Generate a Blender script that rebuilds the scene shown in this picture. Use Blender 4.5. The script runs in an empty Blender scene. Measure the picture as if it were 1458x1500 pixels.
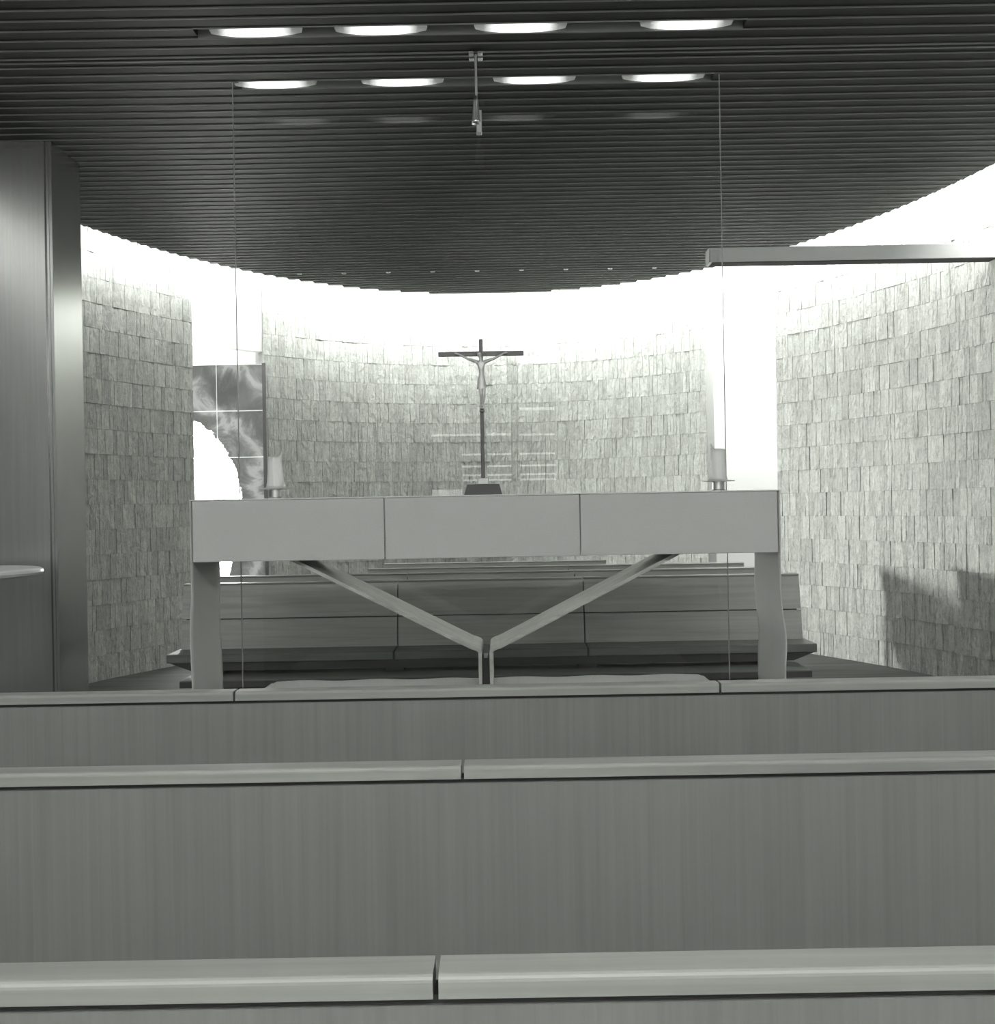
import bpy, bmesh, math, random
from mathutils import Vector, Matrix
random.seed(7)
scene = bpy.context.scene
C = scene.collection
PI = math.pi

# ------------------------------------------------------------------ camera
cam_d = bpy.data.cameras.new('camera'); cam = bpy.data.objects.new('camera', cam_d); C.objects.link(cam)
EYE = 1.42
cam_d.sensor_width = 36.0; cam_d.lens = 1600/1500*36.0
cam_d.shift_x = -6/1500; cam_d.shift_y = -8/1500
cam_d.clip_start = 0.05; cam_d.clip_end = 100
ROLL = 0.0175
cam.matrix_world = Matrix.Translation((0, 0, EYE)) @ Matrix.Rotation(PI/2, 4, 'X') @ Matrix.Rotation(-ROLL, 4, 'Z')
scene.camera = cam
scene.view_settings.view_transform = 'Standard'
scene.view_settings.look = 'None'
scene.view_settings.gamma = 1.0
scene.view_settings.use_curve_mapping = False
scene.view_settings.exposure = 0.0

world = bpy.data.worlds.new('world'); scene.world = world; world.use_nodes = True
world.node_tree.nodes['Background'].inputs[0].default_value = (0.9, 0.93, 0.9, 1)
world.node_tree.nodes['Background'].inputs[1].default_value = 0.3

# ------------------------------------------------------------------ room plan (a long oval)
CX = -0.08; Y1 = 6.0; Y0 = 2.0            # the straight flanks run from Y0 to Y1
WA, WB = 3.95, 6.2                         # wall half width, half-oval depth
CA, CB = 3.60, 5.70                        # slatted ceiling edge
ZC = 3.70                                  # underside of the slats
ZTOP = 4.25
def oval_half(y, a, b):
    if y > Y1: q = (y-Y1)/b
    elif y < Y0: q = (Y0-y)/b
    else: q = 0
    return a*math.sqrt(max(0, 1-q*q))
def wall_pt(phi, a=WA, b=WB):              # phi 0 = far end, +-pi/2 = start of the flanks
    return Vector((CX + a*math.sin(phi), Y1 + b*math.cos(phi)))
def phi_of_ray(t, a=WA, b=WB):             # where the line x = t*y meets the far half oval
    lo, hi = Y1, Y1+b
    for _ in range(60):
        m = (lo+hi)/2
        if ((t*m-CX)/a)**2+((m-Y1)/b)**2 < 1: lo = m
        else: hi = m
    return math.atan2((t*lo-CX)/a, (lo-Y1)/b)
PHI_L1, PHI_L0 = phi_of_ray(-0.281), phi_of_ray(-0.216)
PHI_R0, PHI_R1 = phi_of_ray(0.189), phi_of_ray(0.2534)

def area_light(name, loc, direction, sx, sy, power, spread=PI):
    l = bpy.data.lights.new(name, 'AREA'); l.shape = 'RECTANGLE'; l.size = sx; l.size_y = sy; l.energy = power
    l.color = (1, 1, 0.985); l.spread = spread
    o = bpy.data.objects.new(name, l); C.objects.link(o)
    o.location = loc
    z = -Vector(direction).normalized()
    up = Vector((0, 0, 1))
    x = up.cross(z).normalized(); y = z.cross(x)
    o.matrix_world = Matrix.Translation(loc) @ Matrix((x, y, z)).transposed().to_4x4()
    return o

# cove lamps hidden above the rim of the slatted ceiling, washing the wall below
COVE = 11.0
LAMP_OUT = 0.13
NCOVE = 24
for i in range(NCOVE):
    ph = -PI/2 + PI*(i+0.5)/NCOVE
    p = wall_pt(ph, CA+LAMP_OUT, CB+LAMP_OUT)
    n = Vector((math.sin(ph)/CA, math.cos(ph)/CB, 0)).normalized()
    area_light('cove_lamp', (p.x, p.y, ZC+0.085), (n.x, n.y, -1.1), 0.55, 0.05, COVE*(0.8 if ph < -0.55 else 1.5))
for sx in (-1, 1):
    for y in (2.7, 4.0, 5.3):
        area_light('cove_lamp', (CX+sx*(CA+LAMP_OUT), y, ZC+0.085), (sx, 0, -1.1), 0.9, 0.05, COVE*1.4)
for i in range(9):
    ph = -PI/2 + PI*(i+0.5)/9
    p = Vector((CX+(CA+LAMP_OUT)*math.sin(ph), Y0-(CB+LAMP_OUT)*math.cos(ph)))
    n = Vector((math.sin(ph)/CA, -math.cos(ph)/CB, 0)).normalized()
    area_light('cove_lamp', (p.x, p.y, ZC+0.085), (n.x, n.y, -1.1), 1.1, 0.05, COVE*9.5)

# low lamp in the left alcove behind the stone jamb: lights the right wall and throws the pews' shadow on it
area_light('side_lamp', (-2.83, 10.33, 1.08), (3.3+2.83, 9.3-10.33, 1.6-1.08), 0.08, 0.14, 120, math.radians(90))
# unseen fill lights added above and behind the camera to brighten camera-facing surfaces
for x in (-1.3, -0.45, 0.45, 1.3):
    area_light('rear_fill_light', (x, -1.2, ZC-0.02), (0, 0.55, -1), 0.6, 0.12, 40)

# ------------------------------------------------------------------ materials
MATS = {}
TINT = (0.985, 1.0, 0.975)
def grey(v): return (v*TINT[0], v*TINT[1], v*TINT[2], 1)
def new_mat(name):
    m = bpy.data.materials.new(name); m.use_nodes = True
    nt = m.node_tree; b = nt.nodes['Principled BSDF']
    MATS[name] = m
    return m, nt, b
def N(nt, kind, **kw):
    n = nt.nodes.new(kind)
    for k, v in kw.items(): setattr(n, k, v)
    return n
def ramp(nt, src, stops):
    r = N(nt, 'ShaderNodeValToRGB'); e = r.color_ramp.elements
    while len(e) < len(stops): e.new(0.5)
    for el, (p, v) in zip(e, stops): el.position = p; el.color = grey(v)
    nt.links.new(src, r.inputs[0]); return r
def coords(nt, scale, src='Position'):
    g = N(nt, 'ShaderNodeNewGeometry') if src == 'Position' else N(nt, 'ShaderNodeTexCoord')
    mp = N(nt, 'ShaderNodeMapping'); mp.inputs['Scale'].default_value = scale
    nt.links.new(g.outputs[src], mp.inputs[0]); return mp
def noise(nt, vec, scale=1.0, detail=4.0, rough=0.55, dist=0.0):
    n = N(nt, 'ShaderNodeTexNoise'); n.inputs['Scale'].default_value = scale
    n.inputs['Detail'].default_value = detail; n.inputs['Roughness'].default_value = rough
    n.inputs['Distortion'].default_value = dist
    nt.links.new(vec.outputs[0], n.inputs['Vector']); return n
def bump(nt, b, src, strength, dist=0.01):
    bp = N(nt, 'ShaderNodeBump'); bp.inputs['Strength'].default_value = strength; bp.inputs['Distance'].default_value = dist
    nt.links.new(src, bp.inputs['Height']); nt.links.new(bp.outputs[0], b.inputs['Normal']); return bp
def mixmul(nt, a, b_):
    m = N(nt, 'ShaderNodeMix', data_type='RGBA', blend_type='MULTIPLY'); m.inputs[0].default_value = 1
    nt.links.new(a, m.inputs[6]); nt.links.new(b_, m.inputs[7]); return m.outputs[2]

def plain(name, v, rough=0.6, metal=0.0, spec=0.5):
    m, nt, b = new_mat(name)
    b.inputs['Base Color'].default_value = grey(v); b.inputs['Roughness'].default_value = rough
    b.inputs['Metallic'].default_value = metal; b.inputs['Specular IOR Level'].default_value = spec
    return m
def wood(name, v, axis, rough=0.45, contrast=0.22, fine=38, spec=0.4, band=1.0):
    m, nt, b = new_mat(name)
    sc = {'x': (1.1, fine, fine), 'z': (fine, fine, 0.9)}[axis]
    mp = coords(nt, sc); n1 = noise(nt, mp, 1.0, 6, 0.62, 0.6)
    r1 = ramp(nt, n1.outputs[0], [(0.3, v*(1-contrast)), (0.72, v*(1+contrast))])
    sc2 = {'x': (0.8, 7, 7), 'z': (5, 5, 0.35)}[axis]
    mp2 = coords(nt, sc2); n2 = noise(nt, mp2, 1.0, 2, 0.5, 1.2)
    r2 = ramp(nt, n2.outputs[0], [(0.3, 1-0.14*band), (0.7, 1+0.08*band)])
    oi = N(nt, 'ShaderNodeObjectInfo'); r3 = ramp(nt, oi.outputs['Random'], [(0, 0.93), (1, 1.05)])
    c = mixmul(nt, mixmul(nt, r1.outputs[0], r2.outputs[0]), r3.outputs[0])
    nt.links.new(c, b.inputs['Base Color'])
    b.inputs['Roughness'].default_value = rough; b.inputs['Specular IOR Level'].default_value = spec
    bump(nt, b, n1.outputs[0], 0.08, 0.004)
    return m
wood('wood_panel', 0.15, 'z', 0.55, 0.09, 75, 0.3, 0.45)
wood('wood_cap', 0.225, 'x', 0.45, 0.14, 30, 0.35)
wood('wood_pew', 0.44, 'x', 0.5, 0.16, 34)
wood('wood_seat', 0.15, 'x', 0.5, 0.2, 34)
wood('wood_arm', 0.42, 'x', 0.4, 0.2, 30)
wood('wood_slat', 0.036, 'x', 0.6, 0.1, 40, 0.2, 0.5)
wood('floor_wood', 0.07, 'x', 0.8, 0.3, 12, 0.15)
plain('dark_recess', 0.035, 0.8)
plain('plaster', 0.86, 0.9)
plain('slab', 0.80, 0.9)
plain('beam_paint', 0.62, 0.6)
plain('mortar', 0.28, 0.95)
plain('bright_metal', 0.62, 0.3, 1.0)
plain('grey_metal', 0.42, 0.4, 0.6)
plain('dark_metal', 0.055, 0.4, 0.2)
plain('silver', 0.62, 0.45, 0.5)
plain('lamp_reflector', 0.32, 0.8)
plain('frame_dark', 0.07, 0.5)
plain('table_top', 0.66, 0.35)
plain('base_dark', 0.05, 0.6)

# stone: split-face pieces
m, nt, b = new_mat('stone')
mp = coords(nt, (52, 52, 6.5)); n1 = noise(nt, mp, 1.0, 6, 0.65, 0.35)
mp2 = coords(nt, (30, 30, 24)); n2 = noise(nt, mp2, 1.0, 5, 0.7, 0.8)
r1 = ramp(nt, n1.outputs[0], [(0.28, 0.18), (0.40, 0.37), (0.75, 0.49)])
r2 = ramp(nt, n2.outputs[0], [(0.3, 0.72), (0.7, 1.12)])
oi = N(nt, 'ShaderNodeObjectInfo'); ge = N(nt, 'ShaderNodeNewGeometry')
ad = N(nt, 'ShaderNodeMath', operation='ADD'); nt.links.new(oi.outputs['Random'], ad.inputs[0]); nt.links.new(ge.outputs['Random Per Island'], ad.inputs[1])
fr = N(nt, 'ShaderNodeMath', operation='FRACT'); nt.links.new(ad.outputs[0], fr.inputs[0])
r3 = ramp(nt, fr.outputs[0], [(0, 0.84), (1, 1.1)])
nt.links.new(mixmul(nt, mixmul(nt, r1.outputs[0], r2.outputs[0]), r3.outputs[0]), b.inputs['Base Color'])
b.inputs['Roughness'].default_value = 0.92; b.inputs['Specular IOR Level'].default_value = 0.2
mx = N(nt, 'ShaderNodeMath', operation='ADD'); nt.links.new(n1.outputs[0], mx.inputs[0]); nt.links.new(n2.outputs[0], mx.inputs[1])
bump(nt, b, mx.outputs[0], 0.8, 0.013)
# stone seen only from far off or behind the photographer
m, nt, b = new_mat('stone_far')
mp = coords(nt, (14, 14, 4.65)); vo = N(nt, 'ShaderNodeTexVoronoi'); nt.links.new(mp.outputs[0], vo.inputs['Vector']); vo.inputs['Scale'].default_value = 1
r1 = ramp(nt, vo.outputs['Distance'], [(0.0, 0.52), (0.9, 0.34)])
nt.links.new(r1.outputs[0], b.inputs['Base Color']); b.inputs['Roughness'].default_value = 0.95
bump(nt, b, vo.outputs['Distance'], 0.6, 0.02)

# woven cloth, carpet
def woven(name, v, sc, strength, rough=0.9):
    m, nt, b = new_mat(name)
    mp = coords(nt, (sc, sc, sc)); n1 = noise(nt, mp, 1.0, 3, 0.6)
    r1 = ramp(nt, n1.outputs[0], [(0.3, v*0.9), (0.7, v*1.08)])
    nt.links.new(r1.outputs[0], b.inputs['Base Color']); b.inputs['Roughness'].default_value = rough
    b.inputs['Specular IOR Level'].default_value = 0.2
    bump(nt, b, n1.outputs[0], strength, 0.003)
    return m
woven('altar_front', 0.56, 260, 0.15)
woven('linen', 0.54, 300, 0.2)
woven('white_linen', 0.85, 300, 0.2)
woven('plinth_stone', 0.62, 90, 0.6)

# brushed metal cladding
m, nt, b = new_mat('brushed_metal')
mp = coords(nt, (90, 90, 2)); n1 = noise(nt, mp, 1.0, 3, 0.6)
r1 = ramp(nt, n1.outputs[0], [(0.3, 0.40), (0.7, 0.45)]); nt.links.new(r1.outputs[0], b.inputs['Base Color'])
b.inputs['Metallic'].default_value = 0.85; b.inputs['Roughness'].default_value = 0.24

# clear sheet glass: fresnel mirror over clear transmission
m, nt, b = new_mat('sheet_glass'); nt.nodes.remove(b)
out = nt.nodes['Material Output']
tr = N(nt, 'ShaderNodeBsdfTransparent'); tr.inputs[0].default_value = (0.965, 0.975, 0.965, 1)
gl = N(nt, 'ShaderNodeBsdfGlossy'); gl.inputs['Roughness'].default_value = 0.0
lw = N(nt, 'ShaderNodeLayerWeight'); p5 = N(nt, 'ShaderNodeMath', operation='POWER'); nt.links.new(lw.outputs['Facing'], p5.inputs[0]); p5.inputs[1].default_value = 5
fz = N(nt, 'ShaderNodeMath', operation='MULTIPLY_ADD'); nt.links.new(p5.outputs[0], fz.inputs[0]); fz.inputs[1].default_value = 0.92; fz.inputs[2].default_value = 0.045
ms = N(nt, 'ShaderNodeMixShader'); nt.links.new(fz.outputs[0], ms.inputs[0]); nt.links.new(tr.outputs[0], ms.inputs[1]); nt.links.new(gl.outputs[0], ms.inputs[2])
nt.links.new(ms.outputs[0], out.inputs[0])
plain('track_metal', 0.2, 0.6)
plain('lit_slat_edge', 0.17, 0.6)  # paler colour stands in for light caught along the slat edges
plain('glass_edge', 0.24, 0.3)

def emit(name, strength, v=1.0):
    m, nt, b = new_mat(name)
    b.inputs['Base Color'].default_value = grey(0.8)
    b.inputs['Emission Color'].default_value = grey(v); b.inputs['Emission Strength'].default_value = strength
    return m
m = emit('lamp_glow', 1.7); nt = m.node_tree; b = nt.nodes['Principled BSDF']
tc = N(nt, 'ShaderNodeTexCoord'); sx_ = N(nt, 'ShaderNodeSeparateXYZ'); nt.links.new(tc.outputs['Generated'], sx_.inputs[0])
rl = ramp(nt, sx_.outputs[0], [(0.0, 0.02), (0.1, 0.06), (0.24, 0.7), (0.3, 1.0), (0.7, 1.0), (0.76, 0.7), (0.9, 0.06), (1.0, 0.02)]); nt.links.new(rl.outputs[0], b.inputs['Emission Color'])
emit('leading_glow', 0.75)
emit('daylight_pane', 5.0)
plain('blind', 0.35, 0.8)
# candle wax
m, nt, b = new_mat('wax'); b.inputs['Base Color'].default_value = grey(0.9); b.inputs['Roughness'].default_value = 0.45
b.inputs['Subsurface Weight'].default_value = 0.85; b.inputs['Subsurface Radius'].default_value = (1, 1, 1); b.inputs['Subsurface Scale'].default_value = 0.03

# painted, backlit glass: a pale disc with swirling dark clouds around it
DISC = Vector((-3.42, 0, 1.40))
m, nt, b = new_mat('painted_glass')
g = N(nt, 'ShaderNodeNewGeometry')
mp = N(nt, 'ShaderNodeMapping'); nt.links.new(g.outputs['Position'], mp.inputs[0])
mp.inputs['Location'].default_value = (-DISC.x, 0, -DISC.z)
sc = N(nt, 'ShaderNodeVectorMath', operation='MULTIPLY'); sc.inputs[1].default_value = (1.15, 0.0, 0.90); nt.links.new(mp.outputs[0], sc.inputs[0])
ln = N(nt, 'ShaderNodeVectorMath', operation='LENGTH'); nt.links.new(sc.outputs[0], ln.inputs[0])
nz = noise(nt, mp, 4.0, 7, 0.72, 0.4)
ns = N(nt, 'ShaderNodeMath', operation='MULTIPLY_ADD'); nt.links.new(nz.outputs[0], ns.inputs[0]); ns.inputs[1].default_value = 0.22; ns.inputs[2].default_value = -0.11
rd = N(nt, 'ShaderNodeMath', operation='ADD'); nt.links.new(ln.outputs['Value'], rd.inputs[0]); nt.links.new(ns.outputs[0], rd.inputs[1])
disc = ramp(nt, rd.outputs[0], [(0.90, 1.0), (0.93, 0.0)])
# swirls: bands that run around the disc, warped by noise
nz2 = noise(nt, mp, 1.9, 9, 0.68, 1.2)
ph = N(nt, 'ShaderNodeMath', operation='MULTIPLY_ADD'); nt.links.new(nz2.outputs[0], ph.inputs[0]); ph.inputs[1].default_value = 12.0
r9 = N(nt, 'ShaderNodeMath', operation='MULTIPLY'); nt.links.new(ln.outputs['Value'], r9.inputs[0]); r9.inputs[1].default_value = 13.0
nt.links.new(r9.outputs[0], ph.inputs[2])
sn = N(nt, 'ShaderNodeMath', operation='SINE'); nt.links.new(ph.outputs[0], sn.inputs[0])
sn2 = N(nt, 'ShaderNodeMath', operation='MULTIPLY_ADD'); nt.links.new(sn.outputs[0], sn2.inputs[0]); sn2.inputs[1].default_value = 0.5; sn2.inputs[2].default_value = 0.5
sw = ramp(nt, sn2.outputs[0], [(0.0, 0.012), (0.4, 0.06), (0.8, 0.16), (1.0, 0.34)])
mix = N(nt, 'ShaderNodeMix', data_type='RGBA'); nt.links.new(disc.outputs[0], mix.inputs[0]); nt.links.new(sw.outputs[0], mix.inputs[6]); mix.inputs[7].default_value = grey(30.0)
b.inputs['Base Color'].default_value = grey(0.12); b.inputs['Roughness'].default_value = 0.3
nt.links.new(mix.outputs[2], b.inputs['Emission Color']); b.inputs['Emission Strength'].default_value = 1.0

# ------------------------------------------------------------------ helpers
def tag(o, label=None, cat=None, group=None, kind=None):
    if label: o['label'] = label
    if cat: o['category'] = cat
    if group: o['group'] = group
    if kind: o['kind'] = kind
    return o
def empty(name, loc, label, cat, group=None):
    o = bpy.data.objects.new(name, None); C.objects.link(o); o.location = loc; o.empty_display_size = 0.1
    return tag(o, label, cat, group)
def link_mesh(name, me, parent=None):
    o = bpy.data.objects.new(name, me); C.objects.link(o)
    if parent:
        o.parent = parent
        # children are modelled in room coordinates
        o.matrix_parent_inverse = Matrix.Translation(parent.location).inverted()
    return o
def obj(name, bm, mat, parent=None, smooth=False):
    bmesh.ops.recalc_face_normals(bm, faces=bm.faces[:])
    me = bpy.data.meshes.new(name); bm.to_mesh(me); bm.free()
    for mm in (mat if isinstance(mat, (list, tuple)) else [mat]): me.materials.append(MATS[mm])
    if smooth:
        for p in me.polygons: p.use_smooth = True
    return link_mesh(name, me, parent)
def box(bm, x0, x1, y0, y1, z0, z1, bev=0.0, seg=2):
    v = [bm.verts.new((x, y, z)) for z in (z0, z1) for y in (y0, y1) for x in (x0, x1)]
    fs = [bm.faces.new([v[i] for i in q]) for q in ((0, 2, 3, 1), (4, 5, 7, 6), (0, 1, 5, 4), (2, 6, 7, 3), (0, 4, 6, 2), (1, 3, 7, 5))]
    if bev:
        es = list({e for f in fs for e in f.edges})
        bmesh.ops.bevel(bm, geom=es, offset=bev, segments=seg, affect='EDGES', profile=0.5)
    return bm
def boxobj(name, dims, mat, parent=None, bev=0.0, seg=2):
    return obj(name, box(bmesh.new(), *dims, bev=bev, seg=seg), mat, parent)
def prism_x(bm, prof, x0, x1):             # prof: (y, z) outline swept along x
    a = [bm.verts.new((x0, y, z)) for y, z in prof]; b_ = [bm.verts.new((x1, y, z)) for y, z in prof]
    n = len(prof)
    for i in range(n): bm.faces.new((a[i], a[(i+1) % n], b_[(i+1) % n], b_[i]))
    bm.faces.new(a[::-1]); bm.faces.new(b_); return bm
def prism_y(bm, prof, y0, y1):             # prof: (x, z) outline swept along y
    a = [bm.verts.new((x, y0, z)) for x, z in prof]; b_ = [bm.verts.new((x, y1, z)) for x, z in prof]
    n = len(prof)
    for i in range(n): bm.faces.new((a[i], a[(i+1) % n], b_[(i+1) % n], b_[i]))
    bm.faces.new(a[::-1]); bm.faces.new(b_); return bm
def lathe(bm, cx, cy, prof, seg=32):
    rings = []
    for r, z in prof:
        rings.append([bm.verts.new((cx+r*math.cos(2*PI*k/seg), cy+r*math.sin(2*PI*k/seg), z)) for k in range(seg)])
    for A, B in zip(rings, rings[1:]):
        for k in range(seg): bm.faces.new((A[k], A[(k+1) % seg], B[(k+1) % seg], B[k]))
    bm.faces.new(rings[0][::-1]); bm.faces.new(rings[-1]); return bm

# ------------------------------------------------------------------ floor, ceiling slab
bm = bmesh.new(); box(bm, -6, 6, -6, 14, -0.1, 0.0)
tag(obj('floor', bm, 'floor_wood'), 'dark wooden floor', None, None, 'structure')
ceil = boxobj('ceiling', (-6, 6, -6, 14, ZTOP, ZTOP+0.1), 'slab'); tag(ceil, 'dark slatted ceiling', kind='structure')
PITCH = 0.1068; GRID0 = 5.786
SLOTS = {0, -6}
SLOT_X = {0: (-1.36, 1.17), -6: (-1.42, 1.20)}
k = math.floor((Y0-CB-GRID0)/PITCH)
def slat_mesh(x0, x1, y):
    bm = bmesh.new()
    prism_x(bm, [(y+0.0065, ZC-0.007), (y+0.0065, ZC), (y+PITCH-0.0004, ZC), (y+PITCH-0.0004, ZC+0.05), (y+0.0004, ZC+0.05), (y+0.0004, ZC-0.007)], x0, x1)
    for f in bm.faces:
        c_ = f.calc_center_median()
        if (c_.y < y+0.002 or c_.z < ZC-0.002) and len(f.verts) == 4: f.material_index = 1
    return bm
while True:
    y = GRID0+k*PITCH
    ym = y+PITCH/2
    if ym > Y1+CB: break
    hw = oval_half(ym, CA, CB)
    if hw > 0.15:
        if k in SLOTS:
            a, c = SLOT_X[k]
            obj('slat', slat_mesh(CX-hw, a, y), ['wood_slat', 'lit_slat_edge'], ceil); obj('slat', slat_mesh(c, CX+hw, y), ['wood_slat', 'lit_slat_edge'], ceil)
        else:
            obj('slat', slat_mesh(CX-hw, CX+hw, y), ['wood_slat', 'lit_slat_edge'], ceil)
    k += 1
# board that carries the slats (hidden above them)
bm = bmesh.new()
ol = []
for i in range(41): p = wall_pt(-PI/2+PI*i/40, CA-0.16, CB-0.16); ol.append((p.x, p.y))
for i in range(41):
    ph = PI/2-PI*i/40; ol.append((CX+(CA-0.16)*math.sin(ph), Y0-(CB-0.16)*math.cos(ph)))
A = [bm.verts.new((x, y, ZC+0.15)) for x, y in ol]; B = [bm.verts.new((x, y, ZC+0.18)) for x, y in ol]
bm.faces.new(A[::-1]); bm.faces.new(B)
for i in range(len(ol)): bm.faces.new((A[i], A[(i+1) % len(ol)], B[(i+1) % len(ol)], B[i]))
obj('carrier_board', bm, 'dark_recess', ceil)

# ------------------------------------------------------------------ walls
def course_variants():
    out = []
    for s in range(14):
        rnd = random.Random(100+s); bm = bmesh.new()
        nx, nz = 3, 5
        fr = [[bm.verts.new((-0.5+i/(nx-1)+(rnd.uniform(-.1, .1) if 0 < i < nx-1 else 0), -0.25-rnd.uniform(0.0, 0.75)*(1 if 0 < i < nx-1 else 0.75), -0.5+j/(nz-1)+(rnd.uniform(-.06, .06) if 0 < j < nz-1 else 0))) for i in range(nx)] for j in range(nz)]
        for j in range(nz-1):
            for i in range(nx-1): bm.faces.new((fr[j][i], fr[j][i+1], fr[j+1][i+1], fr[j+1][i]))
        bl = [bm.verts.new((x, 1.0, z)) for x, z in ((-.5, -.5), (.5, -.5), (.5, .5), (-.5, .5))]
        bm.faces.new([bl[0], bl[1]]+fr[0][::-1]); bm.faces.new([bl[3]]+fr[-1][:]+[bl[2]])
        bm.faces.new([bl[0]]+[fr[j][0] for j in range(nz)]+[bl[3]])
        bm.faces.new([bl[2]]+[fr[j][-1] for j in range(nz-1, -1, -1)]+[bl[1]])
        bmesh.ops.recalc_face_normals(bm, faces=bm.faces[:])
        me = bpy.data.meshes.new('brick'); bm.to_mesh(me); bm.free(); me.materials.append(MATS['stone']); out.append(me)
    return out
BRICKS = course_variants()
COURSE = 0.214
def arc_table(p0, p1, n=400):
    t = [(p0, 0.0)]; s = 0; last = wall_pt(p0)
    for i in range(1, n+1):
        ph = p0+(p1-p0)*i/n; q = wall_pt(ph); s += (q-last).length; last = q; t.append((ph, s))
    return t
def at_len(t, s):
    lo, hi = 0, len(t)-1
    while hi-lo > 1:
        m = (lo+hi)//2
        if t[m][1] < s: lo = m
        else: hi = m
    (a, sa), (b_, sb) = t[lo], t[hi]
    return a+(b_-a)*(s-sa)/max(1e-9, sb-sa)
def build_wall(name, label, p0, p1, score):
    # curved backing
    bm = bmesh.new(); n = max(12, int(abs(p1-p0)/0.05)); rows = []
    for i in range(n+1):
        ph = p0+(p1-p0)*i/n; a = wall_pt(ph, WA+0.012, WB+0.012); c = wall_pt(ph, WA+0.20, WB+0.20)
        rows.append([bm.verts.new((p.x, p.y, z)) for p, z in ((a, 0), (a, ZTOP), (c, ZTOP), (c, 0))])
    for A, B in zip(rows, rows[1:]):
        for q in range(4): bm.faces.new((A[q], A[(q+1) % 4], B[(q+1) % 4], B[q]))
    bm.faces.new(rows[0]); bm.faces.new(rows[-1][::-1])
    w = tag(obj(name, bm, 'mortar'), label, kind='structure')
    tab = arc_table(p0, p1); L = tab[-1][1]
    items = []
    z = 0.0; r = 0
    while z < ZTOP-0.02:
        h = min(COURSE, ZTOP-z); s = 0.0
        while s < L:
            wd = random.choice((0.04, 0.048, 0.055, 0.065, 0.075, 0.095)); e = min(L, s+wd)
            if L-e < 0.03: e = L
            ph = at_len(tab, (s+e)/2); p = wall_pt(ph)
            nrm = Vector((math.sin(ph)/WA, math.cos(ph)/WB)).normalized()
            ang = math.atan2(nrm.y, nrm.x)-PI/2
            off = random.uniform(-.004, .003)
            M = Matrix.Translation((p.x+nrm.x*off, p.y+nrm.y*off, z+h/2)) @ Matrix.Rotation(ang, 4, 'Z') @ Matrix.Diagonal(((e-s)-0.002, 0.009, h-0.002, 1))
            items.append((score(p.x, p.y, z+h/2)*(e-s), M, random.choice(BRICKS)))
            s = e
        z += h; r += 1
    items.sort(key=lambda q: -q[0])
    for sc_, M, me in items[:300]:
        o = bpy.data.objects.new('brick', me); C.objects.link(o); o.parent = w; o.matrix_world = M
    verts = []; faces = []
    for sc_, M, me in items[300:]:
        o0 = len(verts)
        verts += [(M @ v.co)[:] for v in me.vertices]; faces += [[o0+i for i in p.vertices] for p in me.polygons]
    if verts:
        me = bpy.data.meshes.new('brickwork'); me.from_pydata(verts, [], faces); me.materials.append(MATS['stone'])
        o = bpy.data.objects.new('brickwork', me); C.objects.link(o); o.parent = w; o['kind'] = 'stuff'
    return w
def sc_left(x, y, z): return (1.0 if (x/y > -0.39 and y > 8.2 and 0 < z < 3.6) else 0.01)/y
def sc_right(x, y, z): return (1.0 if (x/y < 0.44 and y > 7.9 and 0 < z < 3.6) else 0.01)/y
def sc_back(x, y, z): return (1.0 if 1.45 < z < 3.55 else 0.01)/y
build_wall('wall_left', 'rough split-stone curved wall left of the window niche', -PI/2, PHI_L1, sc_left)
build_wall('wall_back', 'rough split-stone curved wall behind the altar', PHI_L0, PHI_R0, sc_back)
build_wall('wall_right', 'rough split-stone curved wall right of the white niche', PHI_R1, PI/2, sc_right)
# rear half of the room
bm = bmesh.new(); pts = [(CX-WA, Y1)]
for i in range(49):
    ph = -PI/2+PI*i/48; pts.append((CX+WA*math.sin(ph), Y0-WB*math.cos(ph)))
pts.append((CX+WA, Y1))
inner = [(bm.verts.new((x, y, 0)), bm.verts.new((x, y, ZTOP))) for x, y in pts]
outer = []
for x, y in pts:
    q = Vector((x-CX, y-(Y0 if y < Y0 else y))); q.normalize(); outer.append((bm.verts.new((x+q.x*.2, y+q.y*.2, 0)), bm.verts.new((x+q.x*.2, y+q.y*.2, ZTOP))))
for S in (inner, outer):
    for A, B in zip(S, S[1:]): bm.faces.new((A[0], B[0], B[1], A[1]))
for i in (0, len(pts)-1): bm.faces.new((inner[i][0], inner[i][1], outer[i][1], outer[i][0]))
tag(obj('wall_rear', bm, 'stone_far'), 'stone wall around the rear of the chapel', kind='structure')

# niches: white plastered alcoves behind the two wall openings
def niche(name, label, x0, x1, yf0, yf1, yb):
    # x0..x1 opening, yf0/yf1 depth of the stone at either jamb, yb plaster at the back
    bm = bmesh.new()
    yf = min(yf0, yf1)
    box(bm, x0, x1, yb, yb+0.1, 0, ZTOP)
    wy = lambda x: Y1+(WB+0.06)*math.sqrt(1-((x-CX)/(WA+0.06))**2)
    box(bm, x0-0.1, x0, max(wy(x0-0.1), wy(x0)), yb+0.1, 0, ZTOP)
    box(bm, x1, x1+0.1, max(wy(x1+0.1), wy(x1)), yb+0.1, 0, ZTOP)
    return tag(obj(name, bm, 'plaster'), label, kind='structure')
pl1, pl0 = wall_pt(PHI_L1), wall_pt(PHI_L0); pr0, pr1 = wall_pt(PHI_R0), wall_pt(PHI_R1)
niche('wall_niche_left', 'white plastered alcove behind the painted window', -3.75, -2.22, pl1.y, pl0.y, 11.75)
niche('wall_niche_right', 'white plastered alcove between the stone walls at right', 1.95, 3.35, pr0.y, pr1.y, 11.65)
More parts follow.
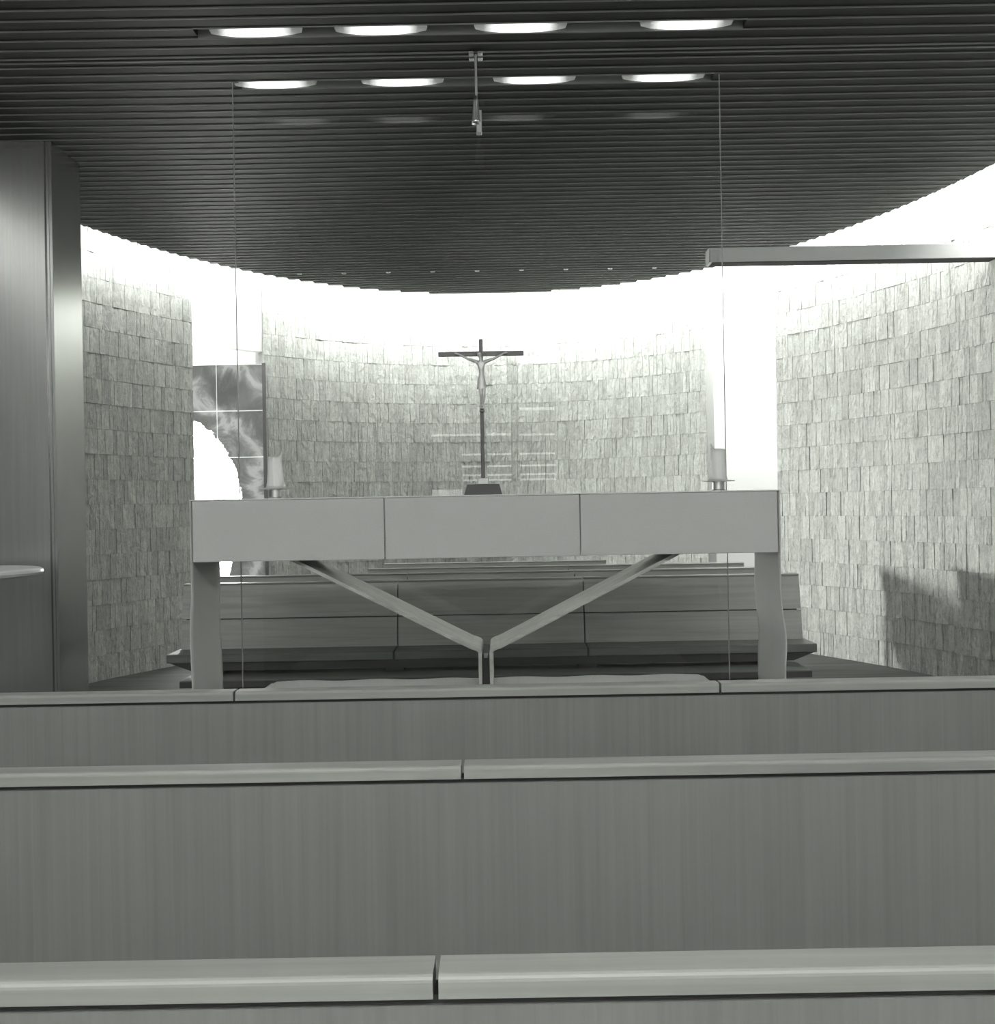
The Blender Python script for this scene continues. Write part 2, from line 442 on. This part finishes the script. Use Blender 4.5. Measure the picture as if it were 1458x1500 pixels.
# curved plaster lintel over the left opening
bm = bmesh.new(); rows = []
for i in range(9):
    ph = PHI_L1+(PHI_L0-PHI_L1)*i/8; a = wall_pt(ph, WA+0.02, WB+0.02); c = wall_pt(ph, WA+0.14, WB+0.14)
    rows.append([bm.verts.new((p.x, p.y, z)) for p, z in ((a, 3.03), (a, ZTOP), (c, ZTOP), (c, 3.03))])
for A, B in zip(rows, rows[1:]):
    for q in range(4): bm.faces.new((A[q], A[(q+1) % 4], B[(q+1) % 4], B[q]))
bm.faces.new(rows[0]); bm.faces.new(rows[-1][::-1])
tag(obj('trim_1', bm, 'plaster'), 'curved white plaster lintel over the painted window', kind='structure')
area_light('alcove_lamp', (2.65, 11.0, 4.15), (0, 0.25, -1), 0.9, 0.2, 60)
area_light('alcove_lamp', (-2.95, 11.35, 4.15), (0, 0.15, -1), 0.9, 0.15, 45)

# painted window in the left niche: plane facing the room
WY = 11.05; WX1 = -2.395; WZ1 = 2.905; PW = 0.47
win = bpy.data.objects.new('window_1', None); C.objects.link(win); win.location = (-2.9, WY, 0)
tag(win, 'painted glass window with a bright white disc and grey swirls', kind='structure')
xs = [WX1-PW*i for i in range(3)]
zs = [WZ1-PW*j for j in range(7)]
for i in range(2):
    for j in range(6):
        boxobj('pane', (xs[i+1]+0.0045, xs[i]-0.0045, WY, WY+0.012, max(0.02, zs[j+1]+0.0045), zs[j]-0.0045), 'painted_glass', win)
boxobj('pane_backing', (xs[2], xs[0], WY+0.013, WY+0.02, 0.02, zs[0]), 'leading_glow', win)
boxobj('window_frame', (WX1, WX1+0.032, WY-0.03, WY+0.03, 0, WZ1+0.005), 'frame_dark', win)

# rear window: only seen mirrored in the glass screen
RY = Y0-WB+0.06
rw = bpy.data.objects.new('window_2', None); C.objects.link(rw); rw.location = (-0.1, RY, 0); tag(rw, 'rear window with horizontal blinds', kind='structure')
boxobj('pane', (-1.05, 0.15, RY+0.10, RY+0.11, 1.50, 2.47), 'daylight_pane', rw)
boxobj('pane', (0.27, 0.78, RY+0.10, RY+0.11, 1.50, 3.57), 'daylight_pane', rw)
def blinds(x0, x1, edges):
    for a, c in zip(edges, edges[1:]):
        boxobj('blind_slat', (x0, x1, RY+0.13, RY+0.135, a+0.014, c-0.014), 'blind', rw)
blinds(-0.55, 0.15, [1.56, 1.80, 1.875, 2.0, 2.17, 2.45])
blinds(-1.05, -0.55, [1.66, 2.45])
blinds(0.27, 0.78, [1.56, 1.80, 1.875, 2.0, 2.17, 2.44, 2.80])
boxobj('blind_slat', (0.27, 0.78, RY+0.13, RY+0.135, 2.83, 3.46), 'blind', rw)
boxobj('window_frame', (0.15, 0.27, RY, RY+0.14, 1.45, 3.62), 'frame_dark', rw)

# ------------------------------------------------------------------ ceiling lights in the two open slots
def lamp_row(kslot, xs_, where):
    y = GRID0+kslot*PITCH; a, c = SLOT_X[kslot]
    boxobj('slot_reflector', (a, c, y+0.004, y+PITCH-0.004, ZC+0.035, ZC+0.045), 'lamp_reflector', ceil)
    for yy in (y+0.001, y+PITCH-0.0035): boxobj('slot_lining', (a, c, yy, yy+0.0022, ZC-0.006, ZC+0.034), 'lamp_reflector', ceil)
    names = ['leftmost', 'second from left', 'third from left', 'rightmost']
    for nm, x in zip(names, xs_):
        L_ = empty('ceiling_lamp', (x, y+PITCH/2, ZC+0.07), '%s bright tubular lamp in the light slot %s' % (nm, where), 'lamp', 'lamps in the ceiling slots')
        bm = bmesh.new()
        prof = [(-0.17, 0.004), (-0.165, 0.016), (-0.13, 0.024), (-0.08, 0.029), (-0.03, 0.031), (0.03, 0.031), (0.08, 0.029), (0.13, 0.024), (0.165, 0.016), (0.17, 0.004)]
        rings = []
        for px, r in prof:
            rings.append([bm.verts.new((x+px*1.3, y+PITCH/2+r*1.6*math.cos(2*PI*q/14), ZC+0.012+r*math.sin(2*PI*q/14))) for q in range(14)])
        for A_, B_ in zip(rings, rings[1:]):
            for q in range(14): bm.faces.new((A_[q], A_[(q+1) % 14], B_[(q+1) % 14], B_[q]))
        bm.faces.new(rings[0][::-1]); bm.faces.new(rings[-1])
        obj('bulb', bm, 'lamp_glow', L_, True)
        for s in (-1, 1): boxobj('socket', (x+s*0.227-0.004, x+s*0.227+0.004, y+0.035, y+PITCH-0.035, ZC+0.02, ZC+0.104), 'lamp_reflector', L_)
lamp_row(-6, [-1.13, -0.535, 0.13, 0.92], 'nearest the pews')
lamp_row(0, [-1.17, -0.49, 0.215, 0.905], 'above the glass screen')

tr_ = empty('lighting_track', (CX, 5.49, ZC), 'thin double metal track running along the slatted ceiling', 'track')
for y in (5.462, 5.506): boxobj('rail', (CX-3.56, CX+3.56, y, y+0.012, ZC-0.006, ZC+0.002), 'track_metal', tr_)
pd = empty('pendant_spotlight', (-0.091, 5.50, ZC), 'slim metal spotlight hanging on a rod from the ceiling track', 'spotlight')
for sx in (-1, 1):
    for sy in (-1, 1): boxobj('clamp_pad', (-0.091+sx*0.022-0.012, -0.091+sx*0.022+0.012, 5.49+sy*0.03-0.018, 5.49+sy*0.03+0.018, ZC-0.02, ZC-0.0085), 'bright_metal', pd, 0.002, 1)
obj('rod', lathe(bmesh.new(), -0.091, 5.49, [(0.006, 3.47), (0.006, ZC-0.005)], 10), 'grey_metal', pd)
obj('lamp_body', lathe(bmesh.new(), -0.094, 5.49, [(0.021, 3.345), (0.021, 3.36), (0.011, 3.46), (0.008, 3.485)], 20), 'bright_metal', pd, True)
boxobj('transformer', (-0.094, -0.066, 5.50, 5.545, 3.305, 3.42), 'grey_metal', pd, 0.003, 1)
nm = ['first', 'second', 'third', 'fourth', 'middle', 'sixth', 'seventh', 'eighth', 'ninth']
for i in range(9):
    x = -1.909+i*0.428; y = 10.53
    d = empty('recessed_spotlight', (x, y, ZC-0.01), '%s tiny ring spotlight from the left in the ceiling row' % nm[i], 'spotlight', 'tiny ceiling spotlights')
    bm = bmesh.new(); rings = []
    for q in range(16):
        a = 2*PI*q/16; ring = []
        for w in range(6):
            bb = 2*PI*w/6; r = 0.018+0.005*math.cos(bb); ring.append(bm.verts.new((x+r*math.cos(a), y+r*math.sin(a), ZC-0.004+0.006*math.sin(bb))))
        rings.append(ring)
    for q in range(16):
        for w in range(6): bm.faces.new((rings[q][w], rings[(q+1) % 16][w], rings[(q+1) % 16][(w+1) % 6], rings[q][(w+1) % 6]))
    obj('ring', bm, 'table_top', d, True)
    obj('lens', lathe(bmesh.new(), x, y, [(0.014, ZC-0.004), (0.014, ZC+0.001)], 12), 'dark_metal', d)

# ------------------------------------------------------------------ glass screen behind the altar
GX0, GX1, GY = -1.39, 1.195, 5.800
gs = empty('glass_screen', ((GX0+GX1)/2, GY, 0), 'tall frameless clear glass screen standing behind the altar', 'glass screen')
bm = bmesh.new()
v = [bm.verts.new(p) for p in ((GX0, GY, 0.03), (GX1, GY, 0.03), (GX1, GY, ZC+0.05), (GX0, GY, ZC+0.05))]; bm.faces.new(v)
gp = obj('pane', bm, 'sheet_glass', gs)
for x in (GX0, GX1): boxobj('polished_edge', (x-0.0022, x+0.0022, GY-0.005, GY+0.005, 0.03, ZC-0.001), 'glass_edge', gp)
boxobj('floor_channel', (GX0, GX1, GY-0.02, GY+0.02, 0.0, 0.03), 'grey_metal', gs)

# ------------------------------------------------------------------ pews in the foreground (seen from behind)
CAPZ = EYE-0.49
def near_pew(yb, joints, label):
    x0, x1 = -2.15, 2.15
    t = empty('pew', (0, yb, 0), label, 'pew', 'pews on the near side of the altar')
    yf = yb-0.056
    e = [x0]+joints+[x1]
    for i, (a, c) in enumerate(zip(e, e[1:])):
        a2 = a+(0.003 if i else 0); c2 = c-(0.003 if i < len(e)-2 else 0)
        r = 0.008
        prof = [(yf, CAPZ-0.025), (yf, CAPZ-r)]+[(yf+r-r*math.cos(q*PI/8), CAPZ-r+r*math.sin(q*PI/8)) for q in range(1, 5)]+[(yb-0.004, CAPZ), (yb, CAPZ-0.004), (yb, CAPZ-0.025)]
        obj('cap_rail', prism_x(bmesh.new(), prof, a2, c2), 'wood_cap', t)
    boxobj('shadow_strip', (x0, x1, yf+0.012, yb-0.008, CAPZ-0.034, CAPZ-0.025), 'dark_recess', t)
    boxobj('back_panel', (x0, x1, yf+0.004, yb-0.012, 0.10, CAPZ-0.034), 'wood_panel', t)
    boxobj('seat', (x0, x1, yb-0.011, yb+0.40, 0.42, 0.46), 'wood_seat', t, 0.006, 2)
    for x in (x0+0.35, -0.7, 0.7, x1-0.35):
        boxobj('support', (x-0.02, x+0.02, yb-0.011, yb+0.34, 0.0, 0.419), 'wood_seat', t)
    boxobj('plinth', (x0, x1, yf+0.012, yb-0.012, 0.0, 0.099), 'wood_seat', t)
    return t
near_pew(1.20, [-1.38, -0.078, 1.25], 'pew nearest the camera, only its pale cap rail in view')
near_pew(2.125, [-1.39, -0.083, 1.24], 'middle pew of the near side with wide plain back panel')
near_pew(3.02, [-0.735, 0.585], 'near-side pew closest to the altar, pale cap rail with two joints')

# ------------------------------------------------------------------ pews facing the camera beyond the altar
def facing_pew(x0, x1, yb, joints, label):
    t = empty('pew', ((x0+x1)/2, yb, 0), label, 'pew', 'pews beyond the altar facing the camera')
    dy = yb-7.42
    e = [x0]+joints+[x1]
    def bk(z): return 7.42+dy-(0.93-z)*0.18       # leaning face of the backrest
    for i, (a, c) in enumerate(zip(e, e[1:])):
        a2 = a+(0.004 if i else 0); c2 = c-(0.004 if i < len(e)-2 else 0)
        for z0, z1, top in ((0.696, 0.93, True), (0.44, 0.688, False)):
            prof = [(bk(z0), z0), (bk(z1), z1-(0.014 if top else 0)), (bk(z1)+0.03, z1-(0.014 if top else 0)), (bk(z0)+0.03, z0)]
            obj('back_board', prism_x(bmesh.new(), prof, a2, c2), 'wood_pew', t)
        ty = bk(0.93)
        obj('top_edge', prism_x(bmesh.new(), [(ty-0.004, 0.917), (ty+0.002, 0.926), (ty+0.012, 0.930), (ty+0.085, 0.930), (ty+0.085, 0.917)], a2, c2), 'wood_cap', t)
        boxobj('seat_board', (a2-0.02*(i == 0), c2+0.02*(i == len(e)-2), 7.08+dy, 7.375+dy, 0.440, 0.496), 'wood_seat', t, 0.004, 1)
    obj('back_frame', prism_x(bmesh.new(), [(bk(0.45)+0.031, 0.45), (bk(0.90)+0.031, 0.90), (bk(0.90)+0.05, 0.90), (bk(0.45)+0.05, 0.45)], x0+0.02, x1-0.02), 'base_dark', t)
    # dark rail under the seat with slanted ends
    bm = bmesh.new()
    a, c = x0-0.01, x1+0.01
    prof = [(a, 0.4395), (c, 0.4395), (c-0.14, 0.386), (a+0.14, 0.386)]
    prism_y(bm, prof, 7.10+dy, 7.16+dy); obj('under_rail', bm, 'base_dark', t)
    for x in sorted([x0+0.27, x1-0.27]+joints):
        boxobj('support', (x-0.06, x+0.06, 7.12+dy, 7.40+dy, 0.36, 0.387), 'base_dark', t)
        boxobj('back_post', (x-0.02, x+0.02, 7.455+dy, 7.49+dy, 0.36, 0.85), 'base_dark', t)
    boxobj('foot_plank', (x0+0.13, x1-0.08, 6.86+dy, 7.47+dy, 0.318, 0.3595), 'wood_seat', t, 0.003, 1)
    boxobj('foot_front', (x0+0.13, x1-0.08, 6.85+dy, 6.859+dy, 0.315, 0.354), 'base_dark', t)
    for x in (x0+0.35, (x0+x1)/2, x1-0.35): boxobj('foot_block', (x-0.1, x+0.1, 7.1+dy, 7.4+dy, 0, 0.3175), 'base_dark', t)
    return t
facing_pew(-2.17, 2.01, 7.42, [-0.715, 0.545], 'full-length wooden pew nearest behind the altar, seat and backrest in view')
facing_pew(-2.17, 2.01, 8.21, [-0.72, 0.54], 'second wooden pew behind the altar, long top edge with two joints')
facing_pew(-1.10, 1.97, 8.91, [0.535], 'third wooden pew behind the altar, ending short of the painted window')
facing_pew(-1.05, 0.92, 9.68, [], 'rearmost and shortest wooden pew behind the altar')

# ------------------------------------------------------------------ altar
AX0, AX1, AF, AR = -1.438, 1.282, 5.05, 5.556
AT, AB = 1.470, 1.186
pl = empty('altar_plinth', (-0.08, 5.3, 0), 'pale low stone plinth under the altar post', 'plinth')
PZ = 0.560
boxobj('block', (-1.17, 0.995, 5.02, 5.55, 0, PZ-0.02), 'plinth_stone', pl)
bm = bmesh.new(); NX, NY = 60, 14; grid = []
for j in range(NY+1):
    row = []
    for i in range(NX+1):
        x = -1.19+2.205*i/NX; y = 5.0+0.57*j/NY
        edge = min(i, NX-i)/NX*2.205; edy = min(j, NY-j)/NY*0.57
        z = PZ-0.003+0.003*math.sin(x*17)*math.cos(y*9)-0.016*math.exp(-min(edge, edy)*70)
        row.append(bm.verts.new((x, y, z)))
    grid.append(row)
for j in range(NY):
    for i in range(NX): bm.faces.new((grid[j][i], grid[j][i+1], grid[j+1][i+1], grid[j+1][i]))
r = bmesh.ops.extrude_face_region(bm, geom=bm.faces[:])
for v_ in [g_ for g_ in r['geom'] if isinstance(g_, bmesh.types.BMVert)]: v_.co.z = PZ-0.0205
obj('cover', bm, 'plinth_stone', pl, False)

al = empty('altar', (-0.08, 5.3, PZ), 'long pale altar table on a forked wooden leg', 'altar')
boxobj('table_core', (AX0+0.012, AX1-0.012, AF+0.022, AR-0.022, AB+0.01, AT-0.003), 'altar_front', al)
je = [AX0+0.006, -0.543, 0.362, AX1-0.006]
for i in range(3):
    for y0, y1 in ((AF, AF+0.02), (AR-0.02, AR)):
        boxobj('fascia_panel', (je[i]+(0.0025 if i else 0), je[i+1]-(0.0025 if i < 2 else 0), y0, y1, AB, AT-0.001), 'altar_front', al, 0.003, 2)
PX = -0.087
def arm(s, xt):
    # bent plate: upright, then flaring out to the table
    y0, y1 = 5.13, 5.55
    th = 0.016
    xin = PX+s*0.018
    path = [(xin, PZ), (xin, 0.735)]
    bend = []
    for q in range(1, 7):
        a = q/6
        bend.append((xin+s*(0.045*a*a), 0.735+0.045*a-0.013*a*a))
    path += bend
    ex, ez = xt, AB+0.008
    path.append((ex, ez))
    # offset to a ribbon of thickness th on the outer side
    n = len(path); L_, R_ = [], []
    for i, p in enumerate(path):
        a = Vector(path[max(0, i-1)]); c = Vector(path[min(n-1, i+1)]); d = (c-a).normalized(); nn = Vector((d.y, -d.x))*s
        q = Vector(p); L_.append(q); R_.append(q+nn*th)
    bm = bmesh.new()
    return obj('forked_leg', prism_y(bm, [tuple(p) for p in L_]+[tuple(p) for p in R_[::-1]], y0, y1), 'wood_arm', al)
arm(-1, -0.985); arm(1, 0.825)
boxobj('leg_spacer', (PX-0.0175, PX+0.0175, 5.21, 5.53, PZ, 0.715), 'base_dark', al)
boxobj('leg_bolt', (PX-0.010, PX+0.010, 5.195, 5.209, 0.70, 0.722), 'bright_metal', al, 0.002, 1)

# linen runner over the top, hanging down both ends
def cloth():
    t = empty('altar_cloth', (-0.08, 5.3, AT), 'long linen cloth over the altar top hanging down both ends', 'altar cloth')
    boxobj('top_cloth', (AX0-0.006, AX1+0.006, AF-0.004, AR+0.004, AT, AT+0.006), 'white_linen', t, 0.002, 1)
    for s, xe in ((-1, AX0), (1, AX1)):
        bm = bmesh.new(); rows = []
        for j in range(41):
            z = AT+0.004-(AT-0.30)*j/40; row = []
            for i in range(15):
                f = i/14; y = AF-0.002+(AR-AF+0.004)*f
                low = max(0, (AB-z))
                if s > 0: w = 0.010*low/0.6+0.012*math.exp(-((z-0.78)/0.10)**2)-0.004*math.exp(-((z-1.0)/0.1)**2)
                else: w = -0.003*low+0.006*math.exp(-((z-0.85)/0.15)**2)
                w += (0.004*math.sin(f*9+z*3))*min(1, low*5)
                row.append(bm.verts.new((xe+s*(0.003+w), y+0.004*math.sin(z*7+s)*min(1, low*4), z)))
            rows.append(row)
        for A_, B_ in zip(rows, rows[1:]):
            for i in range(14): bm.faces.new((A_[i], A_[i+1], B_[i+1], B_[i]))
        o = obj('hanging_end', bm, 'linen', t, True)
        md = o.modifiers.new('thickness', 'SOLIDIFY'); md.thickness = 0.005; md.offset = 0
    return t
cloth()

# ------------------------------------------------------------------ crucifix on the altar
cr = empty('crucifix', (PX, 5.3, AT+0.006), 'dark standing crucifix with a silvery figure on the altar', 'crucifix')
ZB = AT+0.007; CYR = 5.30
bm = bmesh.new()
lo = [bm.verts.new((PX+sx*0.092, CYR+sy*0.07, ZB)) for sx, sy in ((-1, -1), (1, -1), (1, 1), (-1, 1))]
hi = [bm.verts.new((PX+sx*0.077, CYR+sy*0.055, ZB+0.052)) for sx, sy in ((-1, -1), (1, -1), (1, 1), (-1, 1))]
bm.faces.new(lo[::-1]); bm.faces.new(hi)
for i in range(4): bm.faces.new((lo[i], lo[(i+1) % 4], hi[(i+1) % 4], hi[i]))
obj('base', bm, 'dark_metal', cr)
boxobj('socket', (PX-0.026, PX+0.026, CYR-0.022, CYR+0.022, ZB+0.052, ZB+0.083), 'grey_metal', cr, 0.002, 1)
boxobj('upright', (PX-0.009, PX+0.009, CYR-0.007, CYR+0.007, ZB+0.083, 2.233), 'dark_metal', cr, 0.002, 1)
boxobj('crossbar', (PX-0.207, PX+0.207, CYR-0.006, CYR+0.006, 2.151, 2.174), 'dark_metal', cr, 0.002, 1)
def skin(name, joints, bones, mat, parent):
    bm = bmesh.new(); lay = bm.verts.layers.skin.verify()
    vs = [bm.verts.new(j[0]) for j in joints]
    for a_, c_ in bones: bm.edges.new((vs[a_], vs[c_]))
    for i, (v_, j) in enumerate(zip(vs, joints)):
        v_[lay].radius = (j[1]*1.22, j[2]*1.22); v_[lay].use_root = (i == 0)
    me = bpy.data.meshes.new(name); bm.to_mesh(me); bm.free()
    o = link_mesh(name, me, parent)
    o.modifiers.new('skin', 'SKIN')
    sb = o.modifiers.new('smooth', 'SUBSURF'); sb.levels = 2; sb.render_levels = 2
    me.materials.append(MATS[mat]); return o
yf = CYR-0.016
J = []; Bn = []
def jn(x, z, r, r2=None, dy=0.0): J.append(((PX+x, yf+dy, z), r, r2 or r)); return len(J)-1
pel = jn(0, 2.035, 0.0125); wa = jn(0.001, 2.068, 0.0105); ch = jn(0, 2.105, 0.016, 0.012); nk = jn(-0.001, 2.132, 0.009); Bn += [(pel, wa), (wa, ch), (ch, nk)]
n2 = jn(-0.004, 2.146, 0.006, dy=-0.004); hd = jn(-0.009, 2.157, 0.0105, dy=-0.008); hd2 = jn(-0.010, 2.170, 0.0095, dy=-0.008); Bn += [(nk, n2), (n2, hd), (hd, hd2)]
for s in (-1, 1):
    sh = jn(s*0.021, 2.122, 0.0075); el = jn(s*0.066, 2.138, 0.0052); wr = jn(s*0.108, 2.160, 0.004); ha = jn(s*0.122, 2.164, 0.0048); ft = jn(s*0.130, 2.164, 0.0025)
    Bn += [(ch, sh), (sh, el), (el, wr), (wr, ha), (ha, ft)]
    hp = jn(s*0.008, 2.018, 0.0095); kn = jn(s*0.007+0.004, 1.965, 0.0072, dy=-0.010); an = jn(s*0.004, 1.912, 0.0048); to = jn(s*0.004, 1.893, 0.0045, dy=-0.008)
    Bn += [(pel, hp), (hp, kn), (kn, an), (an, to)]
fig = skin('figure', J, Bn, 'silver', cr)
bm = bmesh.new()
prof = [(0.0155, 2.048), (0.0185, 2.035), (0.0195, 2.015), (0.021, 1.995)]
rr = []
for q, (r_, z) in enumerate(prof):
    rr.append([bm.verts.new((PX+r_*math.cos(2*PI*k_/18)*(1+0.08*math.cos(5*k_)), yf+r_*0.75*math.sin(2*PI*k_/18), z+(0.006*math.sin(k_*1.3) if q == 3 else 0))) for k_ in range(18)])
for A_, B_ in zip(rr, rr[1:]):
    for k_ in range(18): bm.faces.new((A_[k_], A_[(k_+1) % 18], B_[(k_+1) % 18], B_[k_]))
obj('loincloth', bm, 'silver', fig, True)
boxobj('foot_rest', (PX-0.012, PX+0.012, CYR-0.03, CYR-0.008, 1.880, 1.888), 'dark_metal', cr)

# ------------------------------------------------------------------ candles
def candle(x, y, label, lean, dark):
    st = empty('candlestick', (x, y, AT+0.006), 'low metal candlestick with round drip dish %s' % label, 'candlestick', 'candlesticks on the altar')
    z = AT+0.0065
    obj('stem', lathe(bmesh.new(), x, y, [(0.036, z), (0.036, z+0.006), (0.030, z+0.010), (0.030, z+0.044), (0.034, z+0.048)], 28), 'bright_metal', st, False)
    obj('drip_dish', lathe(bmesh.new(), x, y, [(0.034, z+0.048), (0.079, z+0.050), (0.081, z+0.054), (0.05, z+0.0565), (0.0, z+0.0565)][:4], 36), 'table_top', st, True)
    cd = empty('candle', (x, y, z+0.057), 'thick half-burnt white candle on the dish %s' % label, 'candle', 'candles on the altar')
    bm = bmesh.new(); seg = 32; rings = []
    hs = [0, 0.01, 0.03, 0.08, 0.12, 0.15, 0.165]
    for q, h in enumerate(hs):
        ring = []
        for k_ in range(seg):
            a = 2*PI*k_/seg; side = max(0, math.cos(a-(0.3 if lean > 0 else PI-0.3)))
            rad = 0.035+0.010*math.exp(-h*40)+0.006*side*(1-h/0.165)+0.0012*math.sin(k_*2.1+lean)
            zz = h
            if q >= 5: zz = h-0.012*(q == 6)+0.030*side**4
            if q == 6: rad -= 0.004
            ring.append(bm.verts.new((x+rad*math.cos(a), y+rad*math.sin(a), z+0.057+zz)))
        rings.append(ring)
    inner = [bm.verts.new((x+0.022*math.cos(2*PI*k_/seg), y+0.022*math.sin(2*PI*k_/seg), z+0.057+0.135)) for k_ in range(seg)]
    rings.append(inner)
    for A_, B_ in zip(rings, rings[1:]):
        for k_ in range(seg): bm.faces.new((A_[k_], A_[(k_+1) % seg], B_[(k_+1) % seg], B_[k_]))
    bm.faces.new(rings[0][::-1]); bm.faces.new(inner)
    wb = obj('wax_body', bm, 'wax', cd, True)
    obj('wick', lathe(bmesh.new(), x, y, [(0.0015, z+0.057+0.134), (0.0012, z+0.057+0.150)], 8), 'dark_metal', wb)
candle(-1.122, 5.42, 'at the left end of the altar', 1, False)
candle(1.078, 5.42, 'at the right end of the altar', -1, True)

# ------------------------------------------------------------------ metal pillar, round table, beam
mp_ = empty('metal_pillar', (-3.1, 6.9, 0), 'square brushed metal pillar rising to the slatted ceiling', 'pillar')
boxobj('core', (-3.55, -2.728, 6.668, 7.115, 0, ZC-0.001), 'brushed_metal', mp_)
boxobj('front_panel', (-3.55, -2.752, 6.65, 6.667, 0.02, ZC-0.002), 'brushed_metal', mp_, 0.002, 1)
boxobj('edge_strip', (-2.742, -2.727, 6.652, 6.6675, 0.02, ZC-0.002), 'brushed_metal', mp_, 0.001, 1)
boxobj('side_panel', (-2.7275, -2.708, 6.655, 7.11, 0.02, ZC-0.002), 'brushed_metal', mp_, 0.002, 1)
rt = empty('round_table', (-2.976, 6.0, 0), 'small round pale-topped pedestal table beside the metal pillar', 'table')
obj('table_top', lathe(bmesh.new(), -2.976, 6.0, [(0.395, 1.083), (0.412, 1.09), (0.42, 1.103), (0.416, 1.118), (0.404, 1.126)], 64), 'table_top', rt, False)
obj('pedestal', lathe(bmesh.new(), -2.976, 6.0, [(0.06, 0.03), (0.045, 0.1), (0.045, 1.05), (0.1, 1.0825)], 28), 'grey_metal', rt, True)
obj('foot', lathe(bmesh.new(), -2.976, 6.0, [(0.26, 0.0), (0.26, 0.015), (0.08, 0.0295)], 40), 'grey_metal', rt)

bmx1 = CX+oval_half(8.0, WA, WB)-0.03
be = empty('suspended_beam', (2.5, 8.0, 3.22), 'long pale box beam fixed to the right stone wall under the ceiling', 'beam')
boxobj('box', (1.545, bmx1, 7.93, 8.07, 3.166, 3.272), 'beam_paint', be, 0.003, 1)
boxobj('end_cap', (1.538, 1.5448, 7.932, 8.068, 3.168, 3.27), 'grey_metal', be)
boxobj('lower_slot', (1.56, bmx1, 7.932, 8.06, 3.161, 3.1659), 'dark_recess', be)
